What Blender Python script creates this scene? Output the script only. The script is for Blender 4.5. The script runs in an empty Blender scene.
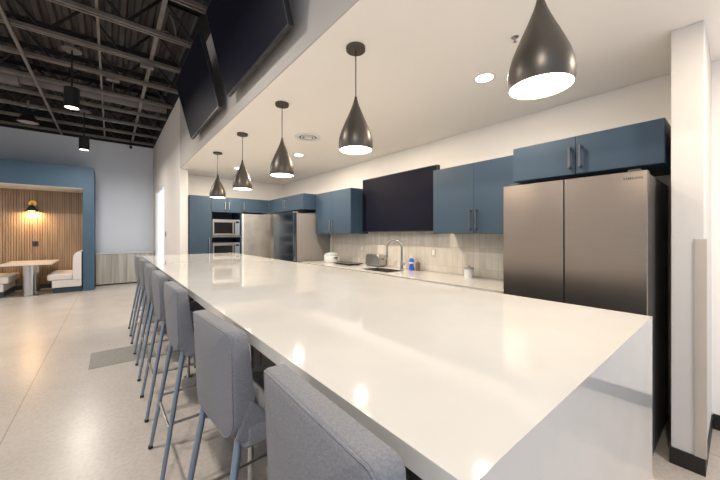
import bpy, bmesh, math, random
from mathutils import Vector, Matrix
random.seed(7)
C = bpy.context.scene
COL = C.collection
R = math.radians

# ------------------------------------------------------------------ materials
def mat(name, color, rough=0.5, metal=0.0, noise=None, bump=None, emit=None, estr=1.0, aniso=0.0, coat=0.0, spec=None, stretch=(1, 1, 1)):
    m = bpy.data.materials.new(name); m.use_nodes = True
    nt = m.node_tree; b = nt.nodes['Principled BSDF']
    b.inputs['Base Color'].default_value = (*color, 1)
    b.inputs['Roughness'].default_value = rough
    b.inputs['Metallic'].default_value = metal
    if spec is not None: b.inputs['Specular IOR Level'].default_value = spec
    if coat: b.inputs['Coat Weight'].default_value = coat; b.inputs['Coat Roughness'].default_value = 0.08
    if noise or bump:
        tc = nt.nodes.new('ShaderNodeTexCoord'); mp = nt.nodes.new('ShaderNodeMapping')
        mp.inputs['Scale'].default_value = stretch
        nt.links.new(tc.outputs['Object'], mp.inputs['Vector'])
    if noise:
        scale, amt = noise
        n = nt.nodes.new('ShaderNodeTexNoise'); n.inputs['Scale'].default_value = scale; n.inputs['Detail'].default_value = 5
        nt.links.new(mp.outputs[0], n.inputs['Vector'])
        r = nt.nodes.new('ShaderNodeValToRGB')
        r.color_ramp.elements[0].position = 0.3; r.color_ramp.elements[1].position = 0.7
        r.color_ramp.elements[0].color = (*[max(0, c * (1 - amt)) for c in color], 1)
        r.color_ramp.elements[1].color = (*[min(1, c * (1 + amt)) for c in color], 1)
        nt.links.new(n.outputs['Fac'], r.inputs['Fac']); nt.links.new(r.outputs['Color'], b.inputs['Base Color'])
    if bump:
        scale, st = bump
        n2 = nt.nodes.new('ShaderNodeTexNoise'); n2.inputs['Scale'].default_value = scale
        nt.links.new(mp.outputs[0], n2.inputs['Vector'])
        bp = nt.nodes.new('ShaderNodeBump'); bp.inputs['Strength'].default_value = st; bp.inputs['Distance'].default_value = 0.004
        nt.links.new(n2.outputs['Fac'], bp.inputs['Height']); nt.links.new(bp.outputs[0], b.inputs['Normal'])
    if emit:
        b.inputs['Emission Color'].default_value = (*emit, 1); b.inputs['Emission Strength'].default_value = estr
    return m

M = {}
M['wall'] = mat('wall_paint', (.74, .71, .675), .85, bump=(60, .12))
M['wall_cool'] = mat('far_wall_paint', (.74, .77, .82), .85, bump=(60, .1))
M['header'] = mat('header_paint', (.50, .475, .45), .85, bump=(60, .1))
M['ceil'] = mat('ceiling_paint', (.955, .915, .86), .9)
M['wall_kitchen'] = mat('kitchen_wall_paint', (.95, .915, .87), .8)
M['black_paint'] = mat('black_upper_wall', (.012, .012, .013), .8)
M['deck'] = mat('painted_steel_deck', (.045, .037, .035), .6, noise=(2, .3))
M['joist'] = mat('painted_joist_steel', (.17, .15, .13), .45, noise=(6, .25))
M['joist_dark'] = mat('dark_joist_web', (.014, .012, .012), .5)
M['duct'] = mat('painted_duct', (.11, .10, .10), .5, noise=(3, .15))
M['pipe'] = mat('sprinkler_pipe_paint', (.17, .15, .14), .5)
M['quartz'] = mat('white_quartz', (.59, .57, .54), .05, noise=(5, .03), spec=.5)
M['blue'] = mat('slate_blue_laminate', (.032, .063, .104), .5, noise=(3, .03))
M['blue_dark'] = mat('slate_blue_carcass', (.035, .07, .105), .5)
M['portal'] = mat('blue_portal_paint', (.048, .098, .155), .6, noise=(2, .04))
M['nickel'] = mat('brushed_nickel', (.48, .47, .46), .3, .95)
M['dark_handle'] = mat('dark_steel_handle', (.16, .16, .17), .35, .9)
M['chrome'] = mat('chrome', (.75, .75, .76), .15, 1.0)
M['steel'] = mat('brushed_stainless', (.35, .29, .245), .30, 1.0, noise=(3, .035), stretch=(1, 1, 60))
M['steel_pale'] = mat('pale_stainless', (.60, .58, .55), .42, .75, noise=(4, .18))
M['steel_blue'] = mat('stainless_blue_reflection', (.22, .25, .28), .2, 1.0, noise=(3, .1), stretch=(1, 1, 60))  # steel with a dark blue daylight reflection put into its colour
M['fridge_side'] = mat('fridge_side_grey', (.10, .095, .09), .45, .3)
M['fridge_side_pale'] = mat('fridge_side_warm_grey', (.36, .33, .31), .4, .4)
M['gap'] = mat('black_rubber', (.01, .01, .01), .7)
M['screen'] = mat('tv_glass', (.006, .0065, .016), .5, spec=.1)
M['tvframe'] = mat('tv_bezel', (.015, .015, .018), .35)
M['tvedge'] = mat('tv_grey_edge', (.20, .19, .18), .4, .3)
M['fabric'] = mat('grey_upholstery', (.215, .215, .232), .92, noise=(220, .14), bump=(420, .3))
M['leg'] = mat('blue_grey_leg_paint', (.24, .30, .38), .35, .45)
M['foot'] = mat('black_plastic', (.02, .02, .022), .5)
M['shade'] = mat('bronze_shade', (.105, .09, .075), .38, .6)
M['shade_in'] = mat('white_shade_lining', (.85, .82, .75), .7)
M['glow'] = mat('lit_diffuser', (1, .95, .85), .5, emit=(1, .93, .80), estr=9)
M['glow_can'] = mat('lit_can_lens', (1, .96, .88), .5, emit=(1, .94, .84), estr=9)
M['glow_warm'] = mat('warm_lamp_glow', (1, .8, .5), .5, emit=(1, .72, .35), estr=12)
M['white_plastic'] = mat('white_plastic', (.78, .78, .76), .4)
M['black_metal'] = mat('black_metal', (.022, .021, .022), .45, .3)
M['brass'] = mat('brass', (.75, .45, .08), .3, .9)
M['seat_cream'] = mat('cream_vinyl', (.70, .66, .62), .55, bump=(80, .15))
M['table'] = mat('pale_table_laminate', (.70, .63, .55), .35, noise=(3, .05))
M['tablesteel'] = mat('pedestal_steel', (.55, .55, .55), .28, .95)
M['black_base'] = mat('charcoal_base_panel', (.018, .019, .022), .5)
M['baseboard'] = mat('black_vinyl_baseboard', (.016, .014, .013), .45)
M['guard'] = mat('beige_corner_guard', (.56, .50, .43), .5)
M['sink'] = mat('sink_steel', (.42, .40, .38), .3, 1.0)
M['bottle_blue'] = mat('blue_soap_plastic', (.02, .11, .62), .3)
M['bottle_dark'] = mat('brown_bottle', (.20, .14, .12), .35)
M['trim_white'] = mat('white_trim', (.80, .79, .77), .5)
M['black_glass'] = mat('black_glass', (.012, .012, .013), .12)
M['pot_white'] = mat('white_enamel', (.75, .76, .76), .25)
M['patch'] = mat('grey_cover_plate', (.30, .28, .25), .6, noise=(40, .15))
M['ink'] = mat('dark_lettering', (.05, .05, .055), .5)
M['socket'] = mat('dark_socket_plastic', (.03, .03, .035), .4)

def concrete():
    m = mat('polished_concrete', (.55, .49, .43), .27)
    nt = m.node_tree; b = nt.nodes['Principled BSDF']; L = nt.links.new
    tc = nt.nodes.new('ShaderNodeTexCoord')
    n1 = nt.nodes.new('ShaderNodeTexNoise'); n1.inputs['Scale'].default_value = .8; n1.inputs['Detail'].default_value = 7; n1.inputs['Roughness'].default_value = .65
    n2 = nt.nodes.new('ShaderNodeTexNoise'); n2.inputs['Scale'].default_value = 38; n2.inputs['Detail'].default_value = 3
    L(tc.outputs['Object'], n1.inputs['Vector']); L(tc.outputs['Object'], n2.inputs['Vector'])
    r = nt.nodes.new('ShaderNodeValToRGB')
    r.color_ramp.elements[0].position = .3; r.color_ramp.elements[0].color = (.53, .47, .42, 1)
    r.color_ramp.elements[1].position = .7; r.color_ramp.elements[1].color = (.65, .58, .52, 1)
    L(n1.outputs['Fac'], r.inputs['Fac'])
    mx = nt.nodes.new('ShaderNodeMixRGB'); mx.blend_type = 'MULTIPLY'; mx.inputs['Fac'].default_value = .25
    r2 = nt.nodes.new('ShaderNodeValToRGB')
    r2.color_ramp.elements[0].position = .35; r2.color_ramp.elements[0].color = (.62, .6, .58, 1)
    r2.color_ramp.elements[1].position = .6; r2.color_ramp.elements[1].color = (1, 1, 1, 1)
    L(n2.outputs['Fac'], r2.inputs['Fac'])
    L(r.outputs[0], mx.inputs['Color1']); L(r2.outputs[0], mx.inputs['Color2'])
    # saw-cut joints every 3.6 m
    sx = nt.nodes.new('ShaderNodeSeparateXYZ'); L(tc.outputs['Object'], sx.inputs[0])
    prev = mx.outputs[0]
    for axis, off in (('X', .58),):
        a = nt.nodes.new('ShaderNodeMath'); a.operation = 'ADD'; a.inputs[1].default_value = off + 36
        L(sx.outputs[axis], a.inputs[0])
        w = nt.nodes.new('ShaderNodeMath'); w.operation = 'PINGPONG'; w.inputs[1].default_value = 1.8
        L(a.outputs[0], w.inputs[0])
        l = nt.nodes.new('ShaderNodeMath'); l.operation = 'LESS_THAN'; l.inputs[1].default_value = .004
        L(w.outputs[0], l.inputs[0])
        m2 = nt.nodes.new('ShaderNodeMixRGB'); m2.inputs['Color2'].default_value = (.42, .35, .30, 1)
        L(l.outputs[0], m2.inputs['Fac']); L(prev, m2.inputs['Color1']); prev = m2.outputs[0]
    L(prev, b.inputs['Base Color'])
    return m
M['floor'] = concrete()

def wood(name, c1, c2, scale=(40, 40, 2), rough=.5):
    m = mat(name, c1, rough)
    nt = m.node_tree; b = nt.nodes['Principled BSDF']; L = nt.links.new
    tc = nt.nodes.new('ShaderNodeTexCoord'); mp = nt.nodes.new('ShaderNodeMapping'); mp.inputs['Scale'].default_value = scale
    n = nt.nodes.new('ShaderNodeTexNoise'); n.inputs['Scale'].default_value = 1; n.inputs['Detail'].default_value = 4
    r = nt.nodes.new('ShaderNodeValToRGB')
    r.color_ramp.elements[0].position = .35; r.color_ramp.elements[0].color = (*c1, 1)
    r.color_ramp.elements[1].position = .65; r.color_ramp.elements[1].color = (*c2, 1)
    L(tc.outputs['Object'], mp.inputs[0]); L(mp.outputs[0], n.inputs['Vector']); L(n.outputs['Fac'], r.inputs[0]); L(r.outputs[0], b.inputs['Base Color'])
    return m
M['slat'] = wood('walnut_slat', (.30, .20, .125), (.42, .29, .19), (14, 14, 1))
M['slat_back'] = mat('slat_backing', (.11, .07, .045), .8)
M['palewood'] = wood('pale_grey_wood', (.36, .33, .28), (.52, .485, .42), (16, 16, .6))

def tiles():
    m = mat('stacked_glazed_tile', (.6, .55, .48), .3)
    nt = m.node_tree; b = nt.nodes['Principled BSDF']; L = nt.links.new
    tc = nt.nodes.new('ShaderNodeTexCoord'); sp = nt.nodes.new('ShaderNodeSeparateXYZ'); cb = nt.nodes.new('ShaderNodeCombineXYZ')
    L(tc.outputs['Object'], sp.inputs[0]); L(sp.outputs['Y'], cb.inputs['X']); L(sp.outputs['Z'], cb.inputs['Y'])
    br = nt.nodes.new('ShaderNodeTexBrick'); br.offset = 0; br.squash = 1
    br.inputs['Scale'].default_value = 1; br.inputs['Brick Width'].default_value = .075; br.inputs['Row Height'].default_value = .25
    br.inputs['Mortar Size'].default_value = .0022; br.inputs['Color1'].default_value = (.60, .545, .47, 1); br.inputs['Color2'].default_value = (.70, .65, .58, 1)
    br.inputs['Mortar'].default_value = (.50, .45, .39, 1)
    L(cb.outputs[0], br.inputs['Vector'])
    n = nt.nodes.new('ShaderNodeTexNoise'); n.inputs['Scale'].default_value = 22; n.inputs['Detail'].default_value = 4
    mp = nt.nodes.new('ShaderNodeMapping'); mp.inputs['Scale'].default_value = (1, 1, .25)
    L(tc.outputs['Object'], mp.inputs[0]); L(mp.outputs[0], n.inputs['Vector'])
    mx = nt.nodes.new('ShaderNodeMixRGB'); mx.blend_type = 'OVERLAY'; mx.inputs['Fac'].default_value = .22
    L(br.outputs['Color'], mx.inputs['Color1']); L(n.outputs['Fac'], mx.inputs['Color2']); L(mx.outputs[0], b.inputs['Base Color'])
    bp = nt.nodes.new('ShaderNodeBump'); bp.inputs['Strength'].default_value = .4; bp.inputs['Distance'].default_value = .003; bp.invert = True
    L(br.outputs['Fac'], bp.inputs['Height']); L(bp.outputs[0], b.inputs['Normal'])
    return m
M['tile'] = tiles()

# ------------------------------------------------------------------ mesh helpers
class MB:
    def __init__(s): s.bm = bmesh.new()
    def box(s, x0, x1, y0, y1, z0, z1, bev=0):
        r = bmesh.ops.create_cube(s.bm, size=1)
        for v in r['verts']:
            v.co = Vector(((x0 + x1) / 2 + v.co.x * (x1 - x0), (y0 + y1) / 2 + v.co.y * (y1 - y0), (z0 + z1) / 2 + v.co.z * (z1 - z0)))
        if bev:
            es = list({e for v in r['verts'] for e in v.link_edges})
            bmesh.ops.bevel(s.bm, geom=es, offset=bev, segments=2, affect='EDGES', profile=.5)
        return s
    def tube(s, pts, r, n=12, cap=True, rads=None):
        pts = [Vector(p) for p in pts]; rings = []; up = None
        for i, p in enumerate(pts):
            d = (pts[min(i + 1, len(pts) - 1)] - pts[max(i - 1, 0)]).normalized()
            if up is None:
                up = Vector((0, 0, 1)) if abs(d.z) < .9 else Vector((1, 0, 0))
            a = d.cross(up).normalized(); b = a.cross(d).normalized(); up = b
            rr = rads[i] if rads else r
            rings.append([s.bm.verts.new(p + a * math.cos(2 * math.pi * k / n) * rr + b * math.sin(2 * math.pi * k / n) * rr) for k in range(n)])
        for i in range(len(rings) - 1):
            for k in range(n):
                s.bm.faces.new((rings[i][k], rings[i][(k + 1) % n], rings[i + 1][(k + 1) % n], rings[i + 1][k]))
        if cap: s.bm.faces.new(rings[0][::-1]); s.bm.faces.new(rings[-1])
        return s
    def lathe(s, prof, n=32, c=(0, 0, 0), cap0=False, cap1=False, sx=1, sy=1):
        rings = [[s.bm.verts.new((c[0] + r * sx * math.cos(2 * math.pi * k / n), c[1] + r * sy * math.sin(2 * math.pi * k / n), c[2] + z)) for k in range(n)] for r, z in prof]
        for i in range(len(rings) - 1):
            for k in range(n):
                s.bm.faces.new((rings[i][k], rings[i][(k + 1) % n], rings[i + 1][(k + 1) % n], rings[i + 1][k]))
        if cap0: s.bm.faces.new(rings[0][::-1])
        if cap1: s.bm.faces.new(rings[-1])
        return s
    def build(s, name, m, parent=None, smooth=False, recalc=True):
        if recalc: bmesh.ops.recalc_face_normals(s.bm, faces=s.bm.faces)
        me = bpy.data.meshes.new(name); s.bm.to_mesh(me); s.bm.free()
        me.materials.append(m)
        if smooth:
            for p in me.polygons: p.use_smooth = True
            me.set_sharp_from_angle(angle=R(38))
        o = bpy.data.objects.new(name, me); COL.objects.link(o)
        if parent: o.parent = parent
        return o

def box(name, x0, x1, y0, y1, z0, z1, m, parent=None, bev=0):
    return MB().box(x0, x1, y0, y1, z0, z1, bev).build(name, m, parent)
def struct(o): o['kind'] = 'structure'; return o
def tag(o, label, cat, group=None):
    o['label'] = label; o['category'] = cat
    if group: o['group'] = group
    return o
def thing(name, label, cat, loc=(0, 0, 0), rz=0, group=None, rx=0):
    o = bpy.data.objects.new(name, None); COL.objects.link(o); o.empty_display_size = .1
    o.location = loc; o.rotation_euler = (rx, 0, rz)
    return tag(o, label, cat, group)
def copy_tree(o, parent=None):
    c = o.copy(); COL.objects.link(c)
    if parent: c.parent = parent
    for ch in list(o.children):
        if ch.users_scene: copy_tree(ch, c)
    return c

def frame(name, x0, x1, z0, z1, holes, y0, y1, m, parent=None, axis='y'):
    """slab in the xz plane (or yz if axis=='x') with rectangular holes, made of strips in one mesh"""
    xs = sorted({x0, x1, *[h[0] for h in holes], *[h[1] for h in holes]}); zs = sorted({z0, z1, *[h[2] for h in holes], *[h[3] for h in holes]})
    b = MB()
    for i in range(len(xs) - 1):
        for j in range(len(zs) - 1):
            cx = (xs[i] + xs[i + 1]) / 2; cz = (zs[j] + zs[j + 1]) / 2
            if any(h[0] < cx < h[1] and h[2] < cz < h[3] for h in holes): continue
            if axis == 'y': b.box(xs[i], xs[i + 1], y0, y1, zs[j], zs[j + 1])
            elif axis == 'x': b.box(y0, y1, xs[i], xs[i + 1], zs[j], zs[j + 1])
            else: b.box(xs[i], xs[i + 1], zs[j], zs[j + 1], y0, y1)
    bmesh.ops.remove_doubles(b.bm, verts=b.bm.verts, dist=1e-5)
    return b.build(name, m, parent)

# ------------------------------------------------------------------ dimensions
H = 2.68; HX0, HX1 = 1.03, 1.17; FY = 11.5; WX = 3.42; BY = 7.35; PY = 6.74; TOPW = 4.08; DECK = 4.68

# ------------------------------------------------------------------ setting
struct(box('floor', -5, 3.54, -1.6, 11.62, -.08, 0, M['floor']))
struct(box('wall_far', -5, HX1, FY, FY + .12, 0, TOPW, M['wall_cool']))
struct(box('wall_left_blocker', -5.12, -5.001, -1.6, 11.62, 0, DECK - .01, M['wall_cool']))  # unseen wall, added to shut out daylight from the open left side
struct(box('wall_far_upper', -5, HX1, FY, FY + .12, TOPW, DECK - .01, M['black_paint']))
struct(frame('wall_partition', PY, FY - .001, 0, TOPW, [(9.0, 10.9, .02, 2.66)], HX0, HX1, M['wall'], axis='x'))
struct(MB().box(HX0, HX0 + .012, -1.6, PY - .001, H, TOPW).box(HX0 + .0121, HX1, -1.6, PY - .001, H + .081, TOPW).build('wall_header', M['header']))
struct(box('wall_header_upper', HX0, HX1, -1.6, FY - .001, TOPW + .001, DECK - .01, M['black_paint']))
struct(box('wall_right', WX, WX + .12, -1.6, BY + .12, 0, H - .001, M['wall_kitchen']))
struct(box('wall_kitchen_back', HX1 + .001, WX - .001, BY, BY + .12, 0, H - .001, M['wall_kitchen']))
struct(box('wall_fin', 2.71, WX - .001, .133, .272, 0, H - .001, M['wall'], bev=.004))
struct(MB().box(HX0 + .0125, WX + .12, -1.6, PY - .0015, H, H + .08).box(HX1 + .001, WX + .12, PY - .0015, BY + .12, H, H + .08).build('ceiling', M['ceil']))
b = MB()     # corrugated deck, flutes running along y
x = -5.0; prof = []
while x < 1.03:
    prof += [(x, DECK), (x + .06, DECK), (x + .085, DECK + .05), (x + .14, DECK + .05)]; x += .165
lo = [b.bm.verts.new((px, -1.6, pz)) for px, pz in prof]; hi = [b.bm.verts.new((px, 11.62, pz)) for px, pz in prof]
lo2 = [b.bm.verts.new((px, -1.6, DECK + .08)) for px, pz in prof]; hi2 = [b.bm.verts.new((px, 11.62, DECK + .08)) for px, pz in prof]
for i in range(len(prof) - 1):
    b.bm.faces.new((lo[i], lo[i + 1], hi[i + 1], hi[i])); b.bm.faces.new((lo2[i], hi2[i], hi2[i + 1], lo2[i + 1]))
struct(b.build('ceiling_deck', M['deck']))
struct(MB().box(2.70, 2.7099, .127, .278, 0, .10).box(2.7101, WX - .001, .127, .1329, 0, .10).build('baseboard_fin', M['baseboard']))
struct(box('baseboard_right', WX - .008, WX - .0005, -1.6, .126, 0, .11, M['baseboard']))
struct(box('baseboard_far', 1.0, HX0 - .001, 7.2, 8.95, 0, .1, M['baseboard']))
bpy.data.objects['baseboard_far'].data.transform(Matrix.Translation((.02, 0, 0)))
# bright side window in the partition
struct(frame('window_frame', 9.0, 10.9, .02, 2.66, [(9.03, 10.87, .06, 2.63)], HX0 + .02, HX1 - .02, M['trim_white'], axis='x'))
M['winlit'] = mat('frosted_daylit_pane', (.85, .88, .95), .4, emit=(.84, .90, 1), estr=.5)
o = struct(box('window_1', HX0 + .06, HX0 + .08, 9.031, 10.869, .061, 2.629, M['winlit']))
o.name = 'window_1'
# tiled backsplash
struct(box('wall_backsplash', WX - .014, WX - .001, 1.20, 5.08, .912, 1.475, M['tile']))

# ------------------------------------------------------------------ roof structure
ORD = ['nearest', 'second', 'third', 'fourth', 'fifth', 'sixth', 'seventh', 'eighth', 'farthest']
jp = thing('roof_joist', '', 'joist')
b = MB()
for dy in (-.045, .015):
    b.box(-5, HX0 - .002, dy, dy + .03, 4.12, 4.135).box(-5, HX0 - .002, dy + (0 if dy < 0 else .024), dy + (.006 if dy < 0 else .03), 4.135, 4.17)
b.build('bottom_chord', M['joist'], jp)
b = MB()
for dy in (-.045, .015):
    b.box(-5, HX0 - .002, dy, dy + .03, DECK - .012, DECK - .001).box(-5, HX0 - .002, dy + (0 if dy < 0 else .024), dy + (.006 if dy < 0 else .03), DECK - .05, DECK - .012)
b.build('top_chord', M['joist_dark'], jp)
b = MB(); x = -4.9; up = True
while x < .9:
    p0 = (x, 0, 4.14 if up else DECK - .02); p1 = (x + .42, 0, DECK - .02 if up else 4.14)
    b.tube([p0, p1], .019, 6); x += .42; up = not up
b.build('web', M['joist_dark'], jp)
for k in range(9):
    j = jp if k == 0 else copy_tree(jp)
    j.location = (0, 4.10 + .9 * k, 0)
    tag(j, f'{ORD[k]} dark steel truss joist of the row crossing the open black ceiling', 'joist', 'parallel steel joists under the black roof deck')
for i, (bx_, w, lab) in enumerate(((-.13, .03, 'thin steel bridging angle running across the joists above the cylinder pendants'),
                               (.50, .05, 'wide steel bridging channel crossing the joists nearest the television wall'))):
    tag(box('bridging_bar', bx_ - w / 2, bx_ + w / 2, 2.5, 11.45, 4.172, 4.19, M['joist']), lab, 'beam')
tag(MB().tube([(-1.02, 2.5, 4.0975), (-1.02, 11.49, 4.0975)], .024, 12).build('sprinkler_pipe', M['pipe'], smooth=True), 'long grey sprinkler pipe running under the joists toward the far wall', 'pipe')
dt = thing('air_duct', 'round painted air duct crossing the ceiling between the joists', 'duct', (0, 8.35, 4.32))
MB().tube([(-1.35, 0, 0), (1.0, 0, 0)], .125, 28).build('duct_tube', M['duct'], dt, smooth=True)
MB().tube([(-4.9, 0, 0), (-1.3, 0, 0)], .185, 28).build('duct_sleeve', M['duct'], dt, smooth=True)
for nm, lab, p in (('junction_box', 'small pale junction box under a joist, beside the far wall television', (.45, 5.92)), ('junction_box', 'small pale junction box under a joist, left of the bridging channel', (.03, 6.80))):
    t = thing(nm, lab, 'electrical box', (p[0], p[1], 4.0535))
    box('box_body', -.09, .09, -.04, .04, 0, .068, M['pipe'], t, .004)
    MB().tube([(0, 0, .0), (0, 0, -.16)], .008, 8).build('conduit', M['pipe'], t, smooth=True)
pts = [(.62 + .10 * math.sin(a * .9), 4.85 + a * .12, 4.30 + .08 * math.cos(a * 1.7)) for a in [i * .4 for i in range(14)]]
tag(MB().tube(pts, .009, 8).build('flexible_conduit', M['pipe'], smooth=True), 'thin looping conduit among the joists beside the wall televisions', 'conduit')

# ------------------------------------------------------------------ lights helper
def area(name, loc, size, power, color, rot=(0, 0, 0), spread=None):
    l = bpy.data.lights.new(name, 'AREA'); l.shape = 'DISK'; l.size = size; l.energy = power; l.color = color
    if spread: l.spread = R(spread)
    o = bpy.data.objects.new(name, l); COL.objects.link(o); o.location = loc; o.rotation_euler = rot; return o

WARM = (1, .86, .69); HALL = (1, .93, .84)
# cylinder pendants in the hall
cy = thing('cylinder_pendant', '', 'pendant lamp')
MB().lathe([(.0, 0), (.115, 0), (.115, .02), (0, .02)], 28, (0, 0, 4.098)).build('canopy', M['duct'], cy, smooth=True)
MB().tube([(0, 0, 4.10), (0, 0, 3.55)], .012, 8).build('stem', M['black_metal'], cy, smooth=True)
MB().lathe([(.0, .29), (.088, .29), (.088, 0), (.08, 0), (.08, .03), (0, .031)], 32, (0, 0, 3.26)).build('housing', M['black_metal'], cy, smooth=True)
MB().lathe([(0, 0), (.078, 0), (.078, .012), (0, .012)], 28, (0, 0, 3.268)).build('diffuser', M['glow'], cy, smooth=True)
for k, (p, lab) in enumerate((((-.44, 6.15), 'black cylinder pendant lamp hanging low in front of the round duct'), ((-.45, 9.05), 'black cylinder pendant lamp hanging against the pale far wall'))):
    c = cy if k == 0 else copy_tree(cy)
    c.location = (p[0], p[1], 0); tag(c, lab, 'pendant lamp')
    area('hall_lamp', (p[0], p[1], 3.24), .15, 34, HALL)
for p in ((-.44, 2.7), (-.44, -.3), (-3.4, 2.7), (-3.4, 5.72), (-3.4, 8.75)):     # unseen lamps added for more light in the hall
    c = copy_tree(cy); c.location = (p[0], p[1], 0)
    tag(c, 'black cylinder pendant lamp added out of view to light the hall', 'pendant lamp', 'added hall lamps out of view')
    area('hall_lamp', (p[0], p[1], 3.24), .15, 34, HALL)
# bell high bay
t = thing('bell_pendant', 'dark bell-shaped pendant lamp, unlit, near the top left', 'pendant lamp', (-1.29, 9.02, 3.66))
MB().tube([(0, 0, .22), (0, 0, .45)], .018, 10).build('stem', M['pipe'], t, smooth=True)
MB().lathe([(.03, .28), (.055, .27), (.065, .21), (.09, .14), (.135, .07), (.165, 0), (.158, 0), (.125, .068), (.08, .13), (0, .20)], 32).build('shade', M['black_metal'], t, smooth=True)
MB().lathe([(0, .0), (.152, .0), (.152, .006), (0, .006)], 32, (0, 0, .012)).build('lens', mat('unlit_lens', (.30, .29, .28), .5), t, smooth=True)
t = thing('hanging_sprinkler', 'small dark sprinkler head dropping from the joists near the far wall', 'sprinkler', (.45, 11.0, 3.86))
MB().tube([(0, 0, .08), (0, 0, .26)], .014, 8).build('drop_pipe', M['black_metal'], t, smooth=True)
MB().lathe([(.012, .09), (.03, .08), (.045, .05), (.03, .03), (.012, .0)], 16, cap0=True, cap1=True).build('sprinkler_head', M['black_metal'], t, smooth=True)

# ------------------------------------------------------------------ wall televisions on the header
def tv(name, lab, loc, rx, w, h, thick=.038, ports=True):
    t = thing(name, lab, 'television', loc, R(-90), None, rx)
    hw = w / 2
    box('back_housing', -hw, hw, .002, thick, .0, h, M['tvframe'], t, .004)
    frame('bezel', -hw, hw, 0, h, [(-hw + .008, hw - .008, .012, h - .008)], -.006, .002, M['tvframe'], t)
    box('screen', -hw + .008, hw - .008, -.003, .0018, .012, h - .008, M['screen'], t)
    if ports:
        for xx, ww in ((-.62, .05), (-.42, .09), (-.1, .16), (.2, .06), (.45, .12)):
            box('port_cover', xx, xx + ww, 0.012, .032, -.003, -.0002, M['tvframe'], t)
        box('wall_bracket', -.30, .30, thick, thick + .022, .25, .6, M['black_metal'], t)
    return t
tv('wall_television', 'large black television tilted forward on the header wall, nearer of the two over the island', (.93, 2.60, 2.822), R(14.5), 1.40, .805)
tv('wall_television', 'black television tilted forward on the header wall, farther of the two', (.93, 4.37, 2.822), R(14.5), 1.50, .805)
tv('wall_television', 'black television mounted flat on the kitchen wall above the toaster and sink', (3.25, 3.185, 1.455), 0, 1.50, .855, .05, False)
box('wall_bracket', -.35, .35, .05, .167, .2, .6, M['black_metal'], bpy.data.objects['wall_television.002'])

# ------------------------------------------------------------------ bell pendants above the island
PZ = 1.985
pn = thing('pendant_lamp', '', 'pendant lamp')
MB().lathe([(0, 0), (.062, 0), (.065, .004), (.065, .024), (0, .024)], 32, (0, 0, H - .0245)).build('canopy', M['shade'], pn, smooth=True)
MB().tube([(0, 0, PZ + .33), (0, 0, H - .02)], .0035, 8).build('cord', M['foot'], pn, smooth=True)
outer = [(.1115, 0), (.1145, .02), (.1155, .045), (.111, .08), (.100, .12), (.086, .155), (.069, .195), (.051, .235), (.036, .27), (.024, .30), (.016, .325), (.011, .345)]
inner = [(.015, .300), (.045, .236), (.064, .195), (.082, .155), (.096, .12), (.107, .08), (.112, .045), (.1115, .02), (.108, 0)]
sh = MB().lathe([(r, z) for r, z in outer], 48, (0, 0, PZ), cap1=True).build('lamp_shade', M['shade'], pn, smooth=True)
MB().lathe(inner + [(.111, 0)], 48, (0, 0, PZ)).build('shade_lining', M['shade_in'], sh, smooth=True, recalc=False)
MB().lathe([(0, 0), (.105, 0), (.106, .01), (0, .01)], 40, (0, 0, PZ + .006)).build('diffuser', M['glow'], pn, smooth=True)
MB().tube([(0, 0, PZ + .33), (0, 0, PZ + .36)], .009, 10).build('cord_grip', M['foot'], pn, smooth=True)
PL = ['nearest the camera, largest of the row', 'second from the camera', 'third from the camera, middle of the row', 'fourth from the camera', 'farthest from the camera, smallest of the row']
for k in range(5):
    p = pn if k == 0 else copy_tree(pn)
    y = .485 + 1.15 * k
    p.location = (1.287, y, 0)
    tag(p, 'bronze bell pendant lamp over the island, ' + PL[k], 'pendant lamp', 'bell pendants in a row over the white island')
    area('pendant_light', (1.287, y, PZ - .004), .19, 1.6, WARM)

# recessed lights, vent, sprinkler
cans = [(2.343, 1.30, 'above the aisle near the right-hand refrigerator'), (2.34, 2.87, 'half behind the second pendant'), (2.33, 4.43, 'right of the third pendant, beyond the round vent'), (1.9, 6.05, 'just left behind the fourth pendant, near the far cabinets')]
rc = thing('recessed_light', '', 'ceiling light')
MB().lathe([(.066, 0), (.085, 0), (.085, .006), (.066, .006), (.066, 0)], 36, (0, 0, H - .004)).build('trim_ring', M['trim_white'], rc, smooth=True)
MB().lathe([(0, 0), (.065, 0), (.065, .003), (0, .003)], 36, (0, 0, H - .0045)).build('lens', M['glow_can'], rc, smooth=True)
for k, (x, y, lab) in enumerate(cans):
    p = rc if k == 0 else copy_tree(rc); p.location = (x, y, 0)
    tag(p, 'lit round recessed ceiling light ' + lab, 'ceiling light', 'recessed lights in the kitchen ceiling')
    area('can_light', (x, y, H - .012), .12, (15, 19, 27, 26)[k], WARM)
area('can_light', (2.34, -.5, H - .012), .12, 20, WARM)  # added unseen lamp continuing the row, for light in the near kitchen
t = thing('round_vent', 'round white ceiling air vent between the pendants and far cabinets', 'vent', (1.99, 3.53, H))
MB().lathe([(.112, -.0002), (.168, -.0002), (.165, -.009), (.116, -.012), (.112, -.0002)], 48).build('outer_ring', M['trim_white'], t, smooth=True)
MB().lathe([(.074, -.006), (.092, -.006), (.092, -.016), (.074, -.016), (.074, -.006)], 40).build('middle_ring', M['trim_white'], t, smooth=True)
MB().lathe([(0, -.006), (.050, -.006), (.050, -.018), (0, -.020)], 32).build('centre_disc', M['trim_white'], t, smooth=True)
MB().lathe([(0, -.0005), (.111, -.0005), (.111, -.0055), (0, -.0055)], 32).build('dark_throat', M['fridge_side'], t)
t = thing('ceiling_sprinkler', 'small sprinkler head on the ceiling left of the nearest pendant', 'sprinkler', (2.01, .907, H))
MB().lathe([(0, -.001), (.022, -.001), (.022, -.004), (0, -.008)], 20).build('escutcheon', M['nickel'], t, smooth=True)
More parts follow.
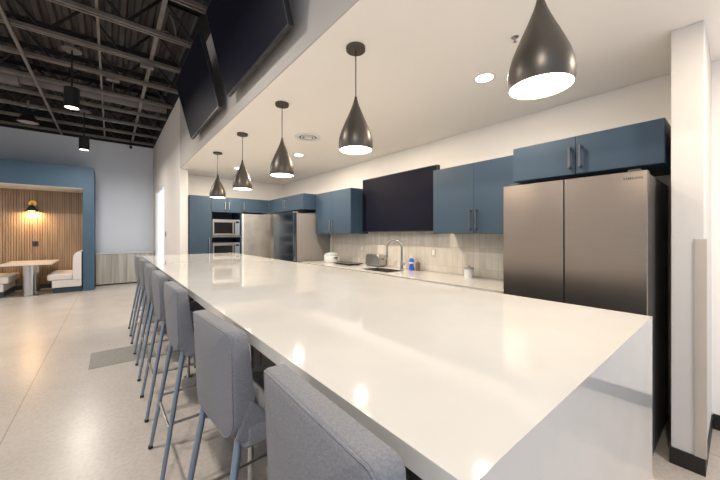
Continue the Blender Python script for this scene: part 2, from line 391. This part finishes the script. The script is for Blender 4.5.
MB().tube([(0, 0, -.006), (0, 0, -.03)], .0045, 8).lathe([(0, -.03), (.011, -.03), (.011, -.033), (0, -.033)], 12).build('sprinkler_head', M['nickel'], t, smooth=True)

# ------------------------------------------------------------------ island
IX0, IX1, IY0, IY1, IZ = .385, 1.787, .235, 6.02, 1.07
t = thing('island_countertop', 'long glossy white quartz island countertop with a waterfall end panel', 'countertop', (1.08, 3.1, 0))
T = Matrix.Translation((-1.08, -3.1, 0))
def yz_prism(name, prof):
    b = MB(); A = [b.bm.verts.new((IX0, y, z)) for y, z in prof]; B = [b.bm.verts.new((IX1, y, z)) for y, z in prof]; n = len(prof)
    b.bm.faces.new(A); b.bm.faces.new(B[::-1])
    for i in range(n): b.bm.faces.new((A[i], B[i], B[(i + 1) % n], A[(i + 1) % n]))
    return b.build(name, M['quartz'], t)
ZB = IZ - .04           # mitred corners: no seam shows on top or end
for o in (yz_prism('worktop', [(IY0, IZ), (IY1, IZ), (IY1 - .04, ZB), (IY0 + .04, ZB)]),
          yz_prism('waterfall_panel', [(IY0, IZ - .0003), (IY0 + .0397, ZB - .0003), (IY0 + .0397, 0), (IY0, 0)]),
          yz_prism('waterfall_panel', [(IY1, IZ - .0003), (IY1, 0), (IY1 - .0397, 0), (IY1 - .0397, ZB - .0003)])):
    o.data.transform(T)
t = thing('cabinet_run', 'dark charcoal cabinet base under the white island top', 'cabinet', (0, 0, 0))
box('carcass', .86, 1.70, IY0 + .042, IY1 - .042, .09, IZ - .042, M['black_base'], t)
box('toe_kick', .92, 1.64, IY0 + .06, IY1 - .06, 0, .09, M['gap'], t)
n = 6; st = (IY1 - IY0 - .084) / n
for k in range(n):
    y0 = IY0 + .042 + k * st
    box('back_panel', .842, .859, y0 + .004, y0 + st - .004, .10, IZ - .046, M['black_base'], t, .002)
    d = box('door', 1.701, 1.719, y0 + .004, y0 + st - .004, .10, IZ - .046, M['blue'], t, .002)
    MB().tube([(1.72, y0 + .06, .80), (1.745, y0 + .06, .80), (1.745, y0 + .06, .96), (1.72, y0 + .06, .96)], .005, 8).build('handle', M['nickel'], d, smooth=True)
lp = None
for k, y in enumerate((.885, 1.70, 2.6, 3.45, 4.3, 5.2)):
    if lp is None:
        lp = thing('support_post', '', 'post')
        MB().tube([(0, 0, .008), (0, 0, IZ - .046)], .016, 16).build('tube', M['tablesteel'], lp, smooth=True)
        MB().lathe([(0, 0), (.035, 0), (.035, .008), (0, .008)], 20).build('foot_plate', M['tablesteel'], lp, smooth=True)
        MB().lathe([(0, 0), (.035, 0), (.035, .005), (0, .005)], 20, (0, 0, IZ - .0455)).build('top_plate', M['tablesteel'], lp, smooth=True); p = lp
    else: p = copy_tree(lp)
    p.location = (.60, y, 0)
    tag(p, 'slim steel post under the island overhang between ' + ['first and second', 'second and third', 'third and fourth', 'fourth and fifth', 'fifth and sixth', 'sixth and seventh'][k] + ' stool', 'post', 'steel posts under the island overhang')

# ------------------------------------------------------------------ bar stools (sitter faces +x)
def rrect(hw, z0, z1, rt, rb, seg=7):
    pts = []
    for cx, cz, r, a0 in ((hw - rt, z1 - rt, rt, 0), (-hw + rt, z1 - rt, rt, 90), (-hw + rb, z0 + rb, rb, 180), (hw - rb, z0 + rb, rb, 270)):
        for k in range(seg + 1):
            a = R(a0 + 90 * k / seg); pts.append((cx + r * math.cos(a), cz + r * math.sin(a)))
    return pts
def slab(outline, rings, fn):
    """rings: (scale-inset toward centre in metres, depth 0..1); fn maps (u,v,d)->xyz"""
    b = MB(); n = len(outline)
    cu = sum(p[0] for p in outline) / n; cv = sum(p[1] for p in outline) / n
    allr = []
    for ins, d in rings:
        rg = []
        for u, v in outline:
            du, dv = u - cu, v - cv; l = math.hypot(du, dv); f = max(0.0, 1 - ins / l) if ins < 10 else 0
            rg.append(b.bm.verts.new(fn(cu + du * f, cv + dv * f, d)))
        allr.append(rg)
    for i in range(len(allr) - 1):
        for k in range(n):
            b.bm.faces.new((allr[i][k], allr[i][(k + 1) % n], allr[i + 1][(k + 1) % n], allr[i + 1][k]))
    for rg, d in ((allr[0], rings[0][1]), (allr[-1], rings[-1][1])):
        c = b.bm.verts.new(fn(cu, cv, d))
        for k in range(n): b.bm.faces.new((rg[k], rg[(k + 1) % n], c))
    return b
BZ0, BZ1 = .735, 1.098
def bfn(u, z, d):
    h = (z - BZ0) / (BZ1 - BZ0)
    th = .085 - .035 * h
    w = 1 - .05 * (1 - h)
    xo = -.168 - .034 * h + .038 * (u / .21) ** 2 * (.4 + .6 * h)
    xi = xo + th + .006 * (u / .21) ** 2
    zz = z + .012 * (1 - (u / .21) ** 2) * (1 if h > .5 else -1) * abs(h - .5) * 2
    return (xo + (xi - xo) * d, u * w, zz)
stool = thing('bar_stool', '', 'bar stool')
ol = rrect(.212, BZ0, BZ1, .028, .07)
bk = slab(ol, [(.13, 0), (.08, 0), (.03, 0), (.010, .0), (.002, .06), (0, .16), (0, .5), (0, .84), (.003, .95), (.012, 1.0), (.03, 1.0), (.08, 1), (.13, 1)], bfn).build('backrest', M['fabric'], stool, smooth=True)
pp = []
for u, v in ol:
    l = math.hypot(u, v - (BZ0 + BZ1) / 2); f = 1 - .006 / l
    pp.append(bfn(u * f, (BZ0 + BZ1) / 2 + (v - (BZ0 + BZ1) / 2) * f, .015))
pp.append(pp[0]); pp.append(pp[1])
MB().tube(pp, .0028, 6).build('piping', M['fabric'], bk, smooth=True)
def sfn(u, v, d):       # u = y, v = x
    return (v, u, .70 + .085 * d + .012 * d * (1 - (u / .22) ** 2) - (.02 * max(0, (v - .12) / .12) ** 2 if d > .5 else 0))
so = [(p[0], p[1]) for p in rrect(.215, -.125, .235, .06, .03)]
slab(so, [(.12, 0), (.05, 0), (.012, 0), (0, .15), (0, .45), (0, .8), (.008, .95), (.025, 1), (.08, 1), (.12, 1)], sfn).build('seat', M['fabric'], stool, smooth=True)
# upholstered wedge joining seat and back
for s in (-1, 1):
    b = MB(); ys = (s * .196, s * .212)
    tri = [(-.150, .745), (-.120, .73), (.0, .745), (-.04, .80), (-.095, .86)]
    A = [b.bm.verts.new((x, ys[0], z)) for x, z in tri]; B = [b.bm.verts.new((x, ys[1], z)) for x, z in tri]
    b.bm.faces.new(A); b.bm.faces.new(B)
    for i in range(5): b.bm.faces.new((A[i], A[(i + 1) % 5], B[(i + 1) % 5], B[i]))
    bmesh.ops.recalc_face_normals(b.bm, faces=b.bm.faces)
    bmesh.ops.bevel(b.bm, geom=list(b.bm.edges), offset=.004, segments=2, affect='EDGES')
    b.build('side_wing', M['fabric'], stool, smooth=True)
corn = {}
for sx_ in (-1, 1):
    for sy_ in (-1, 1):
        topx = -.125 if sx_ < 0 else .16
        top = Vector((topx, sy_ * .175, .735 if sx_ < 0 else .70)); foot = Vector((-.245 if sx_ < 0 else .245, sy_ * .225, .012))
        corn[sx_, sy_] = (top, foot)
        lg = MB().tube([top, foot], .0125, 14, rads=[.0135, .0115]).build('leg', M['leg'], stool, smooth=True)
        MB().lathe([(0, 0), (.014, 0), (.014, .02), (0, .02)], 14, (foot.x, foot.y, 0)).build('foot_cap', M['foot'], lg, smooth=True)
def on(k, z):
    t_, f_ = corn[k]; a = (t_.z - z) / (t_.z - f_.z); return t_.lerp(f_, a)
for k0, k1, z in (((-1, -1), (-1, 1), .30), ((1, -1), (1, 1), .30), ((-1, -1), (1, -1), .34), ((-1, 1), (1, 1), .34)):
    MB().tube([on(k0, z), on(k1, z)], .008, 10).build('stretcher', M['nickel'], stool, smooth=True)
box('seat_plate', -.11, .19, -.16, .16, .692, .7005, M['foot'], stool)
spots = [(.452, .52, -1), (.450, 1.25, 4), (.455, 2.24, 1), (.457, 3.05, 0), (.462, 3.88, -1), (.462, 4.73, 1), (.462, 5.55, 0)]
SL = ['nearest the camera and cut by the bottom edge', 'second from the camera, its whole back and side visible', 'third from the camera', 'fourth from the camera', 'fifth from the camera', 'sixth from the camera', 'farthest, at the far end of the row']
for k, (x, y, a) in enumerate(spots):
    p = stool if k == 0 else copy_tree(stool)
    p.location = (x, y, 0); p.rotation_euler = (0, 0, R(a))
    tag(p, 'grey upholstered bar stool, ' + SL[k], 'bar stool', 'grey bar stools along the island')

# ------------------------------------------------------------------ kitchen cabinets
def handle(parent, x, z, L=.15, vertical=True, m='dark_handle', y=-.018):
    if vertical: pts = [(x, y, z), (x, y - .03, z), (x, y - .03, z + L), (x, y, z + L)]
    else: pts = [(x, y, z), (x, y - .03, z), (x + L, y - .03, z), (x + L, y, z)]
    b = MB()
    r = .006 if m == 'nickel' else .008
    if vertical:
        b.box(x - r, x + r, y - .034, y - .022, z, z + L, .001).box(x - r, x + r, y - .022, y, z, z + .012).box(x - r, x + r, y - .022, y, z + L - .012, z + L)
    else:
        b.box(x, x + L, y - .034, y - .022, z - r, z + r, .001).box(x, x + .012, y - .022, y, z - r, z + r).box(x + L - .012, x + L, y - .022, y, z - r, z + r)
    return b.build('handle', M[m], parent)
def cabinet(name, lab, loc, rz, w, d, z0, z1, doors, hm='nickel', hz=None, toe=False, hside=None, hl=.15, sinkcut=False):
    """front face at local y=0 (doors stick out to -.018); width along local x from 0 to w"""
    t = thing(name, lab, 'cabinet', loc, rz)
    zb = z0 + (.1 if toe else 0)
    box('carcass', 0, w, 0, d, zb, z1 if not sinkcut else .69, M['blue_dark'] if toe else M['blue'], t)
    if toe: box('toe_kick', 0, w, .06, d, 0, .1, M['gap'], t)
    xs = [0]
    for f in doors: xs.append(xs[-1] + f * w)
    for i in range(len(doors)):
        dr = box('door', xs[i] + .002, xs[i + 1] - .002, -.018, -.0005, zb + .002, z1 - .002, M['blue'], t, .0015)
        left = (i % 2 == 1) if hside is None else hside[i]
        hx = xs[i] + .035 if left else xs[i + 1] - .035
        handle(dr, hx, hz if hz is not None else z0 + .05, hl, True, hm)
    return t
RZ = R(-90)
# right wall, uppers (origin at max y end; local x runs toward -y)
cabinet('overhead_cabinet', 'blue two-door cabinet with dark pulls above the right-hand refrigerator', (2.818, 1.281, 0), RZ, .972, .6018, 1.885, 2.18, [.49, .51], 'dark_handle', 1.935, hl=.16)
cabinet('wall_cabinet', 'blue two-door wall cabinet between the kitchen television and right refrigerator', (3.0, 2.30, 0), RZ, 1.015, .418, 1.425, 2.175, [.52, .48], 'dark_handle', 1.47, hl=.2)
cabinet('wall_cabinet', 'blue two-door wall cabinet between the far refrigerators and the television', (3.05, 5.085, 0), RZ, 1.10, .368, 1.425, 2.175, [.5, .5], 'nickel', 1.47, hl=.2)
cabinet('overhead_cabinet', 'blue two-door cabinet above the smoked-steel refrigerator in the far corner', (2.80, 6.70, 0), RZ, 1.58, .618, 1.885, 2.18, [.52, .48], 'nickel', 1.95, hl=.16)
# right wall base run with four units
BL = ['beside the right refrigerator', 'right of the sink', 'under the sink', 'at the far end beside the smoked-steel refrigerator']
bw = (5.08 - 1.255) / 4
for k in range(4):
    cabinet('base_cabinet', 'blue base cabinet under the back counter, ' + BL[k], (2.755, 1.255 + bw * (k + 1), 0), RZ, bw - .002, .66, 0, .868, [.5, .5], 'nickel', .62, toe=True, sinkcut=k in (1, 2))
# counter with sink hole
SK = (2.84, 3.20, 2.93, 3.50)
tag(frame('back_countertop', 2.71, WX - .016, 1.235, 5.085, [SK], .87, .91, M['quartz'], axis='z'), 'white countertop along the tiled kitchen wall holding sink and toaster', 'countertop')
bpy.data.objects['back_countertop']['category'] = 'countertop'
t = thing('sink', 'undermount stainless steel sink in the back counter', 'sink', ((SK[0] + SK[1]) / 2, (SK[2] + SK[3]) / 2, 0))
a, c = (SK[1] - SK[0]) / 2 - .001, (SK[3] - SK[2]) / 2 - .001
b = MB().box(-a, a, -c, c, .70, .706).box(-a, -a + .006, -c, c, .706, .905).box(a - .006, a, -c, c, .706, .905).box(-a + .006, a - .006, -c, -c + .006, .706, .905).box(-a + .006, a - .006, c - .006, c, .706, .905)
b.build('basin', M['sink'], t)
MB().lathe([(0, .706), (.045, .706), (.045, .71), (0, .71)], 24).build('drain', M['chrome'], t, smooth=True)
t = thing('faucet', 'tall gooseneck pull-down faucet behind the sink', 'faucet', (3.26, 3.07, .91))
MB().lathe([(0, 0), (.03, 0), (.03, .006), (.022, .012), (.022, .10), (.016, .115)], 24, cap1=True).build('base', M['nickel'], t, smooth=True)
pts = [(0, 0, .10), (0, 0, .31)] + [(-.04 + .04 * math.cos(a), .11 - .11 * math.cos(a), .31 + .11 * math.sin(a)) for a in [R(7.5 * i) for i in range(1, 24)]] + [(-.08, .22, .30), (-.08, .22, .24)]
MB().tube(pts, .0155, 14).build('spout', M['nickel'], t, smooth=True)
MB().lathe([(.0, 0), (.017, 0), (.019, .05), (.014, .09), (0, .09)], 18, (-.08, .22, .16)).build('spray_head', M['nickel'], t, smooth=True)
MB().tube([(0, -.02, .07), (-.02, -.06, .075), (-.03, -.09, .10)], .010, 10).build('lever', M['nickel'], t, smooth=True)
t = thing('toaster', 'polished steel toaster on the back counter left of the faucet', 'toaster', (3.305, 3.68, .91))
ol2 = rrect(.16, .008, .19, .055, .02)
slab(ol2, [(.05, 0), (.012, 0), (0, .06), (0, .94), (.012, 1), (.05, 1)], lambda u, z, d: (-.085 + .17 * d, u, z)).build('body', M['nickel'], t, smooth=True)
for yy in (-.1615, .1605): box('end_cap', -.06, .06, yy, yy + .001, .03, .13, M['nickel'], t)
box('base_plate', -.075, .075, -.14, .14, 0, .0078, M['tvframe'], t)
for xx in (-.045, .02): box('slot', xx, xx + .028, -.11, .11, .1852, .187, M['gap'], t)
box('lever', -.012, .012, -.185, -.163, .11, .125, M['gap'], t, .003)
t = thing('soap_bottle', 'bright blue dish soap bottle beside the faucet', 'bottle', (3.31, 2.93, .91))
MB().lathe([(0, 0), (.034, 0), (.036, .02), (.028, .075), (.036, .12), (.03, .155), (.013, .172)], 24, sx=.7, sy=1.25, cap1=True).build('bottle_body', M['bottle_blue'], t, smooth=True)
MB().lathe([(.014, .17), (.014, .195), (.006, .21)], 14, cap0=True, cap1=True).build('cap', M['white_plastic'], t, smooth=True)
MB().lathe([(.0305, .09), (.0345, .115), (.0305, .115), (.029, .09)], 24, sx=.72, sy=1.27).build('label_band', M['white_plastic'], t)
t = thing('soap_dispenser', 'brown soap dispenser right of the blue bottle', 'bottle', (3.31, 2.815, .91))
MB().lathe([(0, 0), (.03, 0), (.031, .02), (.031, .11), (.014, .128)], 24, cap1=True).build('bottle_body', M['bottle_dark'], t, smooth=True)
MB().tube([(0, 0, .128), (0, 0, .155), (-.03, 0, .155)], .006, 8).build('pump', M['nickel'], t, smooth=True)
t = thing('canister', 'white lidded canister by the tiled wall near the right refrigerator', 'canister', (3.26, 2.00, .91))
MB().lathe([(0, 0), (.052, 0), (.055, .01), (.055, .10), (.05, .105)], 28, cap1=True).build('jar_body', M['pot_white'], t, smooth=True)
MB().lathe([(.056, .10), (.057, .106), (.05, .122), (.015, .126), (.012, .14), (0, .142)], 28).build('lid', mat('grey_lid', (.42, .38, .38), .4), t, smooth=True)
t = thing('rice_cooker', 'small white cooker with clear lid beside the smoked-steel refrigerator', 'cooker', (3.08, 4.62, .91))
MB().lathe([(0, 0), (.10, 0), (.12, .02), (.13, .08), (.128, .13), (.11, .14)], 32, cap1=True).build('pot_body', M['pot_white'], t, smooth=True)
MB().lathe([(.128, .141), (.10, .165), (.05, .18), (0, .184)], 32).build('lid', mat('pale_glass_lid', (.55, .62, .62), .1, .2), t, smooth=True)
for s in (-1, 1): box('side_handle', -.03, .03, s * .145 - .02, s * .145 + .02, .085, .10, M['gap'], t, .004)
t = thing('griddle', 'flat black griddle lying on the back counter', 'griddle', (3.12, 4.18, .91))
box('plate', -.15, .15, -.22, .22, .008, .026, M['black_glass'], t, .006)
for s in (-1, 1): box('grip', -.05, .05, s * .24 - .02, s * .24 + .02, .010, .022, M['foot'], t, .004)
for s in (-1, 1): box('foot', -.12, .12, s * .17 - .012, s * .17 + .012, 0, .008, M['foot'], t)
for yy, lab in ((2.62, 'pale wall socket on the tiles right of the faucet'), (4.15, 'pale wall socket on the tiles left of the toaster')):
    t = thing('wall_socket', lab, 'socket', (WX - .014, yy, 1.17))
    box('cover', -.006, -.0005, -.036, .036, -.058, .058, M['guard'], t, .002)
    box('outlet_face', -.0075, -.006, -.018, .018, -.035, .035, M['trim_white'], t)

# ------------------------------------------------------------------ refrigerators
def fridge(name, lab, loc, rz, w, d, h, split, front, side, low=.72):
    """local: front of doors at y=0 facing -y, body behind"""
    t = thing(name, lab, 'refrigerator', loc, rz)
    box('body', .008, w - .008, .075, d, .02, h - .012, side, t, .003)
    box('plinth', .02, w - .02, .08, d - .02, 0, .02, M['gap'], t)
    xs = [0, split, w]
    box('gasket', .012, w - .012, .06, .0745, .04, h - .02, M['gap'], t)
    for i in range(2):
        dr = box('door', xs[i] + .002, xs[i + 1] - .0035, 0, .06, low + .012, h, front, t, .004)
        box('recessed_grip', (xs[i] + .03), (xs[i + 1] - .03), .004, .05, low + .002, low + .0115, M['gap'], dr)
        box('lower_door', xs[i] + .002, xs[i + 1] - .0035, 0, .06, .05, low - .012, front, t, .004)
    for hx in (.04, w - .10): box('hinge_cover', hx, hx + .06, .03, .12, h, h + .016, side, t, .003)
    return t
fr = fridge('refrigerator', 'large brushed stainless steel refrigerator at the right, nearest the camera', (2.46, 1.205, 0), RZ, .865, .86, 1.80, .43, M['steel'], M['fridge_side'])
# maker's lettering on the right door
cu = bpy.data.curves.new('lettering', 'FONT'); cu.body = 'SAMSUNG'; cu.size = .019; cu.offset = .0004; cu.extrude = .0006; cu.space_character = 1.08
to = bpy.data.objects.new('lettering_curve', cu); COL.objects.link(to)
dg = bpy.context.evaluated_depsgraph_get(); me = bpy.data.meshes.new_from_object(to.evaluated_get(dg)); bpy.data.objects.remove(to)
me.materials.clear(); me.materials.append(M['ink'])
lo_ = bpy.data.objects.new('lettering', me); COL.objects.link(lo_)
rd = [o for o in fr.children if o.name.startswith('door')][1]
me.transform(Matrix.Translation((.750, -.0012, 1.752)) @ Matrix.Rotation(R(90), 4, 'X') @ Matrix.Diagonal((1.0, 1, 1, 1)))
lo_.parent = rd; lo_['label'] = 'dark maker lettering on the door'
fridge('refrigerator', 'two-door steel refrigerator in the far corner, blue reflected light painted into its colour', (2.60, 6.03, 0), RZ, .88, .80, 1.82, .44, M['steel_blue'], M['fridge_side_pale'])
t = thing('refrigerator', 'tall pale mottled steel single-door refrigerator on the far wall right of the microwaves', 'refrigerator', (2.20, 6.66, 0))
box('body', .0, .60, .075, .66, .02, 1.84, M['fridge_side_pale'], t)
box('door', .0, .60, 0, .07, .06, 1.85, M['steel_pale'], t, .004)
box('edge_trim', -.016, -.0005, -.002, .07, .06, 1.855, M['trim_white'], t)
box('plinth', .02, .58, .08, .64, 0, .02, M['gap'], t)

# ------------------------------------------------------------------ far kitchen wall run
t = cabinet('tall_cabinet', 'tall blue pantry cabinet at the left end of the far kitchen wall', (1.185, 6.72, 0), 0, .385, .62, 0, 2.18, [1.0], 'nickel', 1.05, toe=True, hl=.3)
t = thing('appliance_tower', 'blue open tower cabinet holding two stacked microwaves', 'cabinet', (1.572, 6.72, 0))
W_ = .61
for x0 in (0, W_ - .02): box('side_panel', x0, x0 + .02, 0, .62, 0, 2.18, M['blue'], t)
box('back_panel', .02, W_ - .02, .60, .62, .1, 2.18, M['blue_dark'], t)
for z in (.10, .90, 1.375, 1.885): box('shelf', .02, W_ - .02, .0, .60, z - .02, z, M['blue_dark'] if z != 1.375 else M['nickel'], t)
box('top_panel', .02, W_ - .02, 0, .60, 2.16, 2.18, M['blue'], t)
for i in range(2):
    dr = box('door', .002 + i * .305, .303 + i * .305, -.018, -.0005, 1.872, 2.178, M['blue'], t, .0015)
    handle(dr, .265 + i * .08, 1.93, .15, True, 'nickel')
    dr = box('lower_door', .002 + i * .305, .303 + i * .305, -.018, -.0005, .09, .895, M['blue'], t, .0015)
    handle(dr, .265 + i * .08, .70, .15, True, 'nickel')
cabinet('overhead_cabinet', 'blue cabinet above the pale single-door refrigerator on the far wall', (2.184, 6.72, 0), 0, .60, .62, 1.885, 2.18, [1.0], 'nickel', 1.94, hside=[True])
box('corner_filler', 2.60, 2.79, 6.30, 6.69, 1.9, 2.17, M['blue_dark']) if False else None
def microwave(lab, z, h):
    t = thing('microwave', lab, 'microwave', (1.60, 6.70, z))
    w = .535
    box('housing', 0, w, .03, .42, .012, h, M['nickel'], t, .004)
    frame('door_frame', 0, w * .82, .012, h, [(.03, w * .82 - .05, .055, h - .06)], 0, .029, M['nickel'], t)
    box('door_window', .031, w * .82 - .051, .006, .028, .056, h - .061, M['black_glass'], t)
    cp = box('control_panel', w * .82 + .002, w, 0, .029, .012, h, mat('panel_blue_grey', (.30, .34, .40), .3, .4), t)
    box('display', w * .85, w * .97, -.002, -.0002, h - .07, h - .035, M['black_glass'], cp)
    box('handle', w * .78, w * .80, -.028, -.0005, .05, h - .05, M['tvframe'], t, .004)
    for xx in (.04, w - .08):
        for yy in (.06, .36): box('foot', xx, xx + .03, yy, yy + .03, 0, .012, M['foot'], t)
microwave('stainless microwave on the upper shelf of the blue tower', 1.3755, .345)
microwave('stainless microwave on the lower shelf of the blue tower, half hidden by the island', .9005, .34)

# ------------------------------------------------------------------ fin wall details, switches
tag(MB().box(2.7015, 2.7095, .1235, .172, .101, 1.39).box(2.7096, 2.76, .1235, .132, .101, 1.39).build('corner_guard', M['guard']), 'beige plastic corner guard on the lower edge of the right wall end', 'corner guard')
t = thing('light_switch', 'grey wall switch beside the bright side window', 'switch', (HX0, 8.65, 1.42))
box('plate', -.008, -.0005, -.04, .04, -.06, .06, M['duct'], t, .002)
box('rocker', -.012, -.008, -.015, .015, -.03, .03, M['tvframe'], t, .001)

# floor cover plate
tag(box('floor_cover', -.18, .42, 4.29, 4.86, .0005, .004, M['patch'], bev=.001), 'square grey cover plate set flush in the concrete floor beside the stools', 'floor cover')

# ------------------------------------------------------------------ low cabinet under far wall
t = thing('low_cabinet', 'pale grey wood low cabinet with white top against the far wall', 'cabinet', (-.318, 11.05, 0))
box('carcass', 0, 1.33, .02, .44, .03, .86, M['palewood'], t)
box('plinth', .02, 1.31, .04, .42, 0, .03, M['gap'], t)
for i in range(4): box('door', .002 + i * .3325, .3305 + i * .3325, 0, .019, .035, .855, M['palewood'], t, .002)
box('worktop', -.006, 1.335, -.02, .445, .861, .90, M['quartz'], t, .002)
# ------------------------------------------------------------------ booth alcove
t = thing('booth_portal', 'blue painted portal framing the dining booth at the far left', 'portal', (0, 0, 0))
box('side_panel', -.535, -.33, 10.3, 11.44, 0, 2.56, M['portal'], t)
box('header_panel', -4.2, -.33, 10.3, 11.44, 2.5605, 3.09, M['portal'], t)
box('side_panel', -4.2, -3.995, 10.3, 11.44, 0, 2.56, M['portal'], t)
box('soffit_board', -3.99, -.54, 10.32, 11.42, 2.548, 2.56, M['trim_white'], t)
b = MB(); x = -3.99
pb = thing('slatted_wall_panel', 'walnut brown vertical slat panel lining the back of the booth', 'wall panel', (0, 11.40, 0))
box('backing_board', -3.99, -.54, .03, .045, .0, 2.545, M['slat_back'], pb)
while x < -.60:
    b.box(x, x + .037, 0, .03, .12, 2.545); x += .046
b.build('slats', M['slat'], pb)
box('skirting', -3.99, -.54, .005, .03, 0, .12, M['blue_dark'], pb)
t = thing('wall_sconce', 'small black cone wall lamp with brass joint glowing on the slats', 'wall lamp', (-1.55, 11.40, 2.0))
MB().tube([(0, -.001, .20), (0, -.02, .20)], .075, 24).build('wall_plate', M['brass'], t, smooth=True)
MB().tube([(0, -.02, .20), (0, -.12, .20), (0, -.14, .15)], .012, 10).build('arm', M['brass'], t, smooth=True)
MB().lathe([(.03, .15), (.045, .13), (.06, .09), (.12, .01), (.125, 0), (.118, 0), (.112, .012), (.05, .085), (0, .10)], 32, (0, -.14, 0)).build('lamp_shade', M['black_metal'], t, smooth=True)
MB().lathe([(0, 0), (.11, 0), (.11, .006), (0, .006)], 28, (0, -.14, .008)).build('bulb_disc', M['glow_warm'], t, smooth=True)
area('sconce_light', (-1.55, 11.26, 1.995), .18, 12, (1, .62, .28))
t = thing('wall_socket', 'black wall socket on the slatted panel below the sconce', 'socket', (-1.50, 11.40, 1.17))
box('cover', -.055, .055, -.008, -.0005, -.065, .065, M['socket'], t, .002)
box('outlet_face', -.02, .02, -.010, -.008, -.04, .04, M['tvframe'], t)
t = thing('dining_table', 'pale rectangular booth table on two steel pedestals', 'table', (-1.46, 10.60, 0))
box('tabletop', -.42, .42, -.70, .62, .72, .755, M['table'], t, .006)
for yy in (-.32, .38):
    MB().lathe([(.0, .0), (.17, .0), (.17, .012), (.10, .02), (.095, .03)], 32, (0, yy, 0)).build('base_plate', M['tablesteel'], t, smooth=True)
    MB().tube([(0, yy, .02), (0, yy, .719)], .095, 32).build('pedestal', M['tablesteel'], t, smooth=True)
for s, lab in ((1, 'cream upholstered booth bench right of the table'), (-1, 'cream upholstered booth bench left of the table, cut by the frame')):
    cx = -1.46
    t = thing('booth_bench', lab, 'bench', (cx + s * .6, 10.75, 0))
    def bx(name, a, b_, y0, y1, z0, z1, m, bev=.0):
        x0, x1 = sorted((s * a, s * b_)); return box(name, x0, x1, y0, y1, z0, z1, m, t, bev)
    bx('plinth', -.20, .30, -.40, .60, 0, .14, M['blue_dark'])
    bx('seat_base', -.22, .30, -.52, .60, .14, .31, M['seat_cream'], .01)
    bx('seat_cushion', -.30, .14, -.53, .60, .312, .46, M['seat_cream'], .03)
    bb = MB(); pr = [(.142, .30), (.142, .46), (.15, .84), (.162, .91), (.19, .955), (.23, .978), (.30, .985), (.30, .312), (.142, .312)][1:-1] + [(.142, .312)]
    A = [bb.bm.verts.new((s * x, -.53, z)) for x, z in pr]; B = [bb.bm.verts.new((s * x, .60, z)) for x, z in pr]
    pr_n = len(pr); bb.bm.faces.new(A); bb.bm.faces.new(B)
    for i in range(pr_n): bb.bm.faces.new((A[i], A[(i + 1) % pr_n], B[(i + 1) % pr_n], B[i]))
    bb.bm.verts.ensure_lookup_table()
    bo = bb.build('backrest', M['seat_cream'], t, smooth=True)
    # keep cushion clear of backrest base

# ------------------------------------------------------------------ world, camera
w = bpy.data.worlds.new('daylight'); C.world = w; w.use_nodes = True
nt = w.node_tree; bg = nt.nodes['Background']; bg.inputs[1].default_value = 1.0
tc = nt.nodes.new('ShaderNodeTexCoord'); sp = nt.nodes.new('ShaderNodeSeparateXYZ'); rp = nt.nodes.new('ShaderNodeValToRGB')
mr = nt.nodes.new('ShaderNodeMapRange'); mr.inputs['From Min'].default_value = -1; mr.inputs['From Max'].default_value = 1
nt.links.new(tc.outputs['Generated'], sp.inputs[0]); nt.links.new(sp.outputs['Z'], mr.inputs['Value']); nt.links.new(mr.outputs[0], rp.inputs[0])
rp.color_ramp.elements[0].position = .40; rp.color_ramp.elements[0].color = (.72, .74, .80, 1)     # lower half brightened to throw light onto the ceiling
rp.color_ramp.elements[1].position = .52; rp.color_ramp.elements[1].color = (.48, .58, .74, 1)       # pale sky
nt.links.new(rp.outputs[0], bg.inputs[0])
cam = bpy.data.cameras.new('camera'); co = bpy.data.objects.new('camera', cam); COL.objects.link(co)
co.location = (0, 0, 1.42); co.rotation_euler = (R(90), 0, R(-39))
cam.sensor_fit = 'HORIZONTAL'; cam.sensor_width = 36; cam.lens = 36 * 308 / 720; cam.shift_y = -6 / 720; cam.clip_start = .02
C.camera = co
C.view_settings.view_transform = 'Standard'; C.view_settings.look = 'None'; C.view_settings.exposure = .36; C.view_settings.gamma = 1
C.view_settings.use_curve_mapping = False
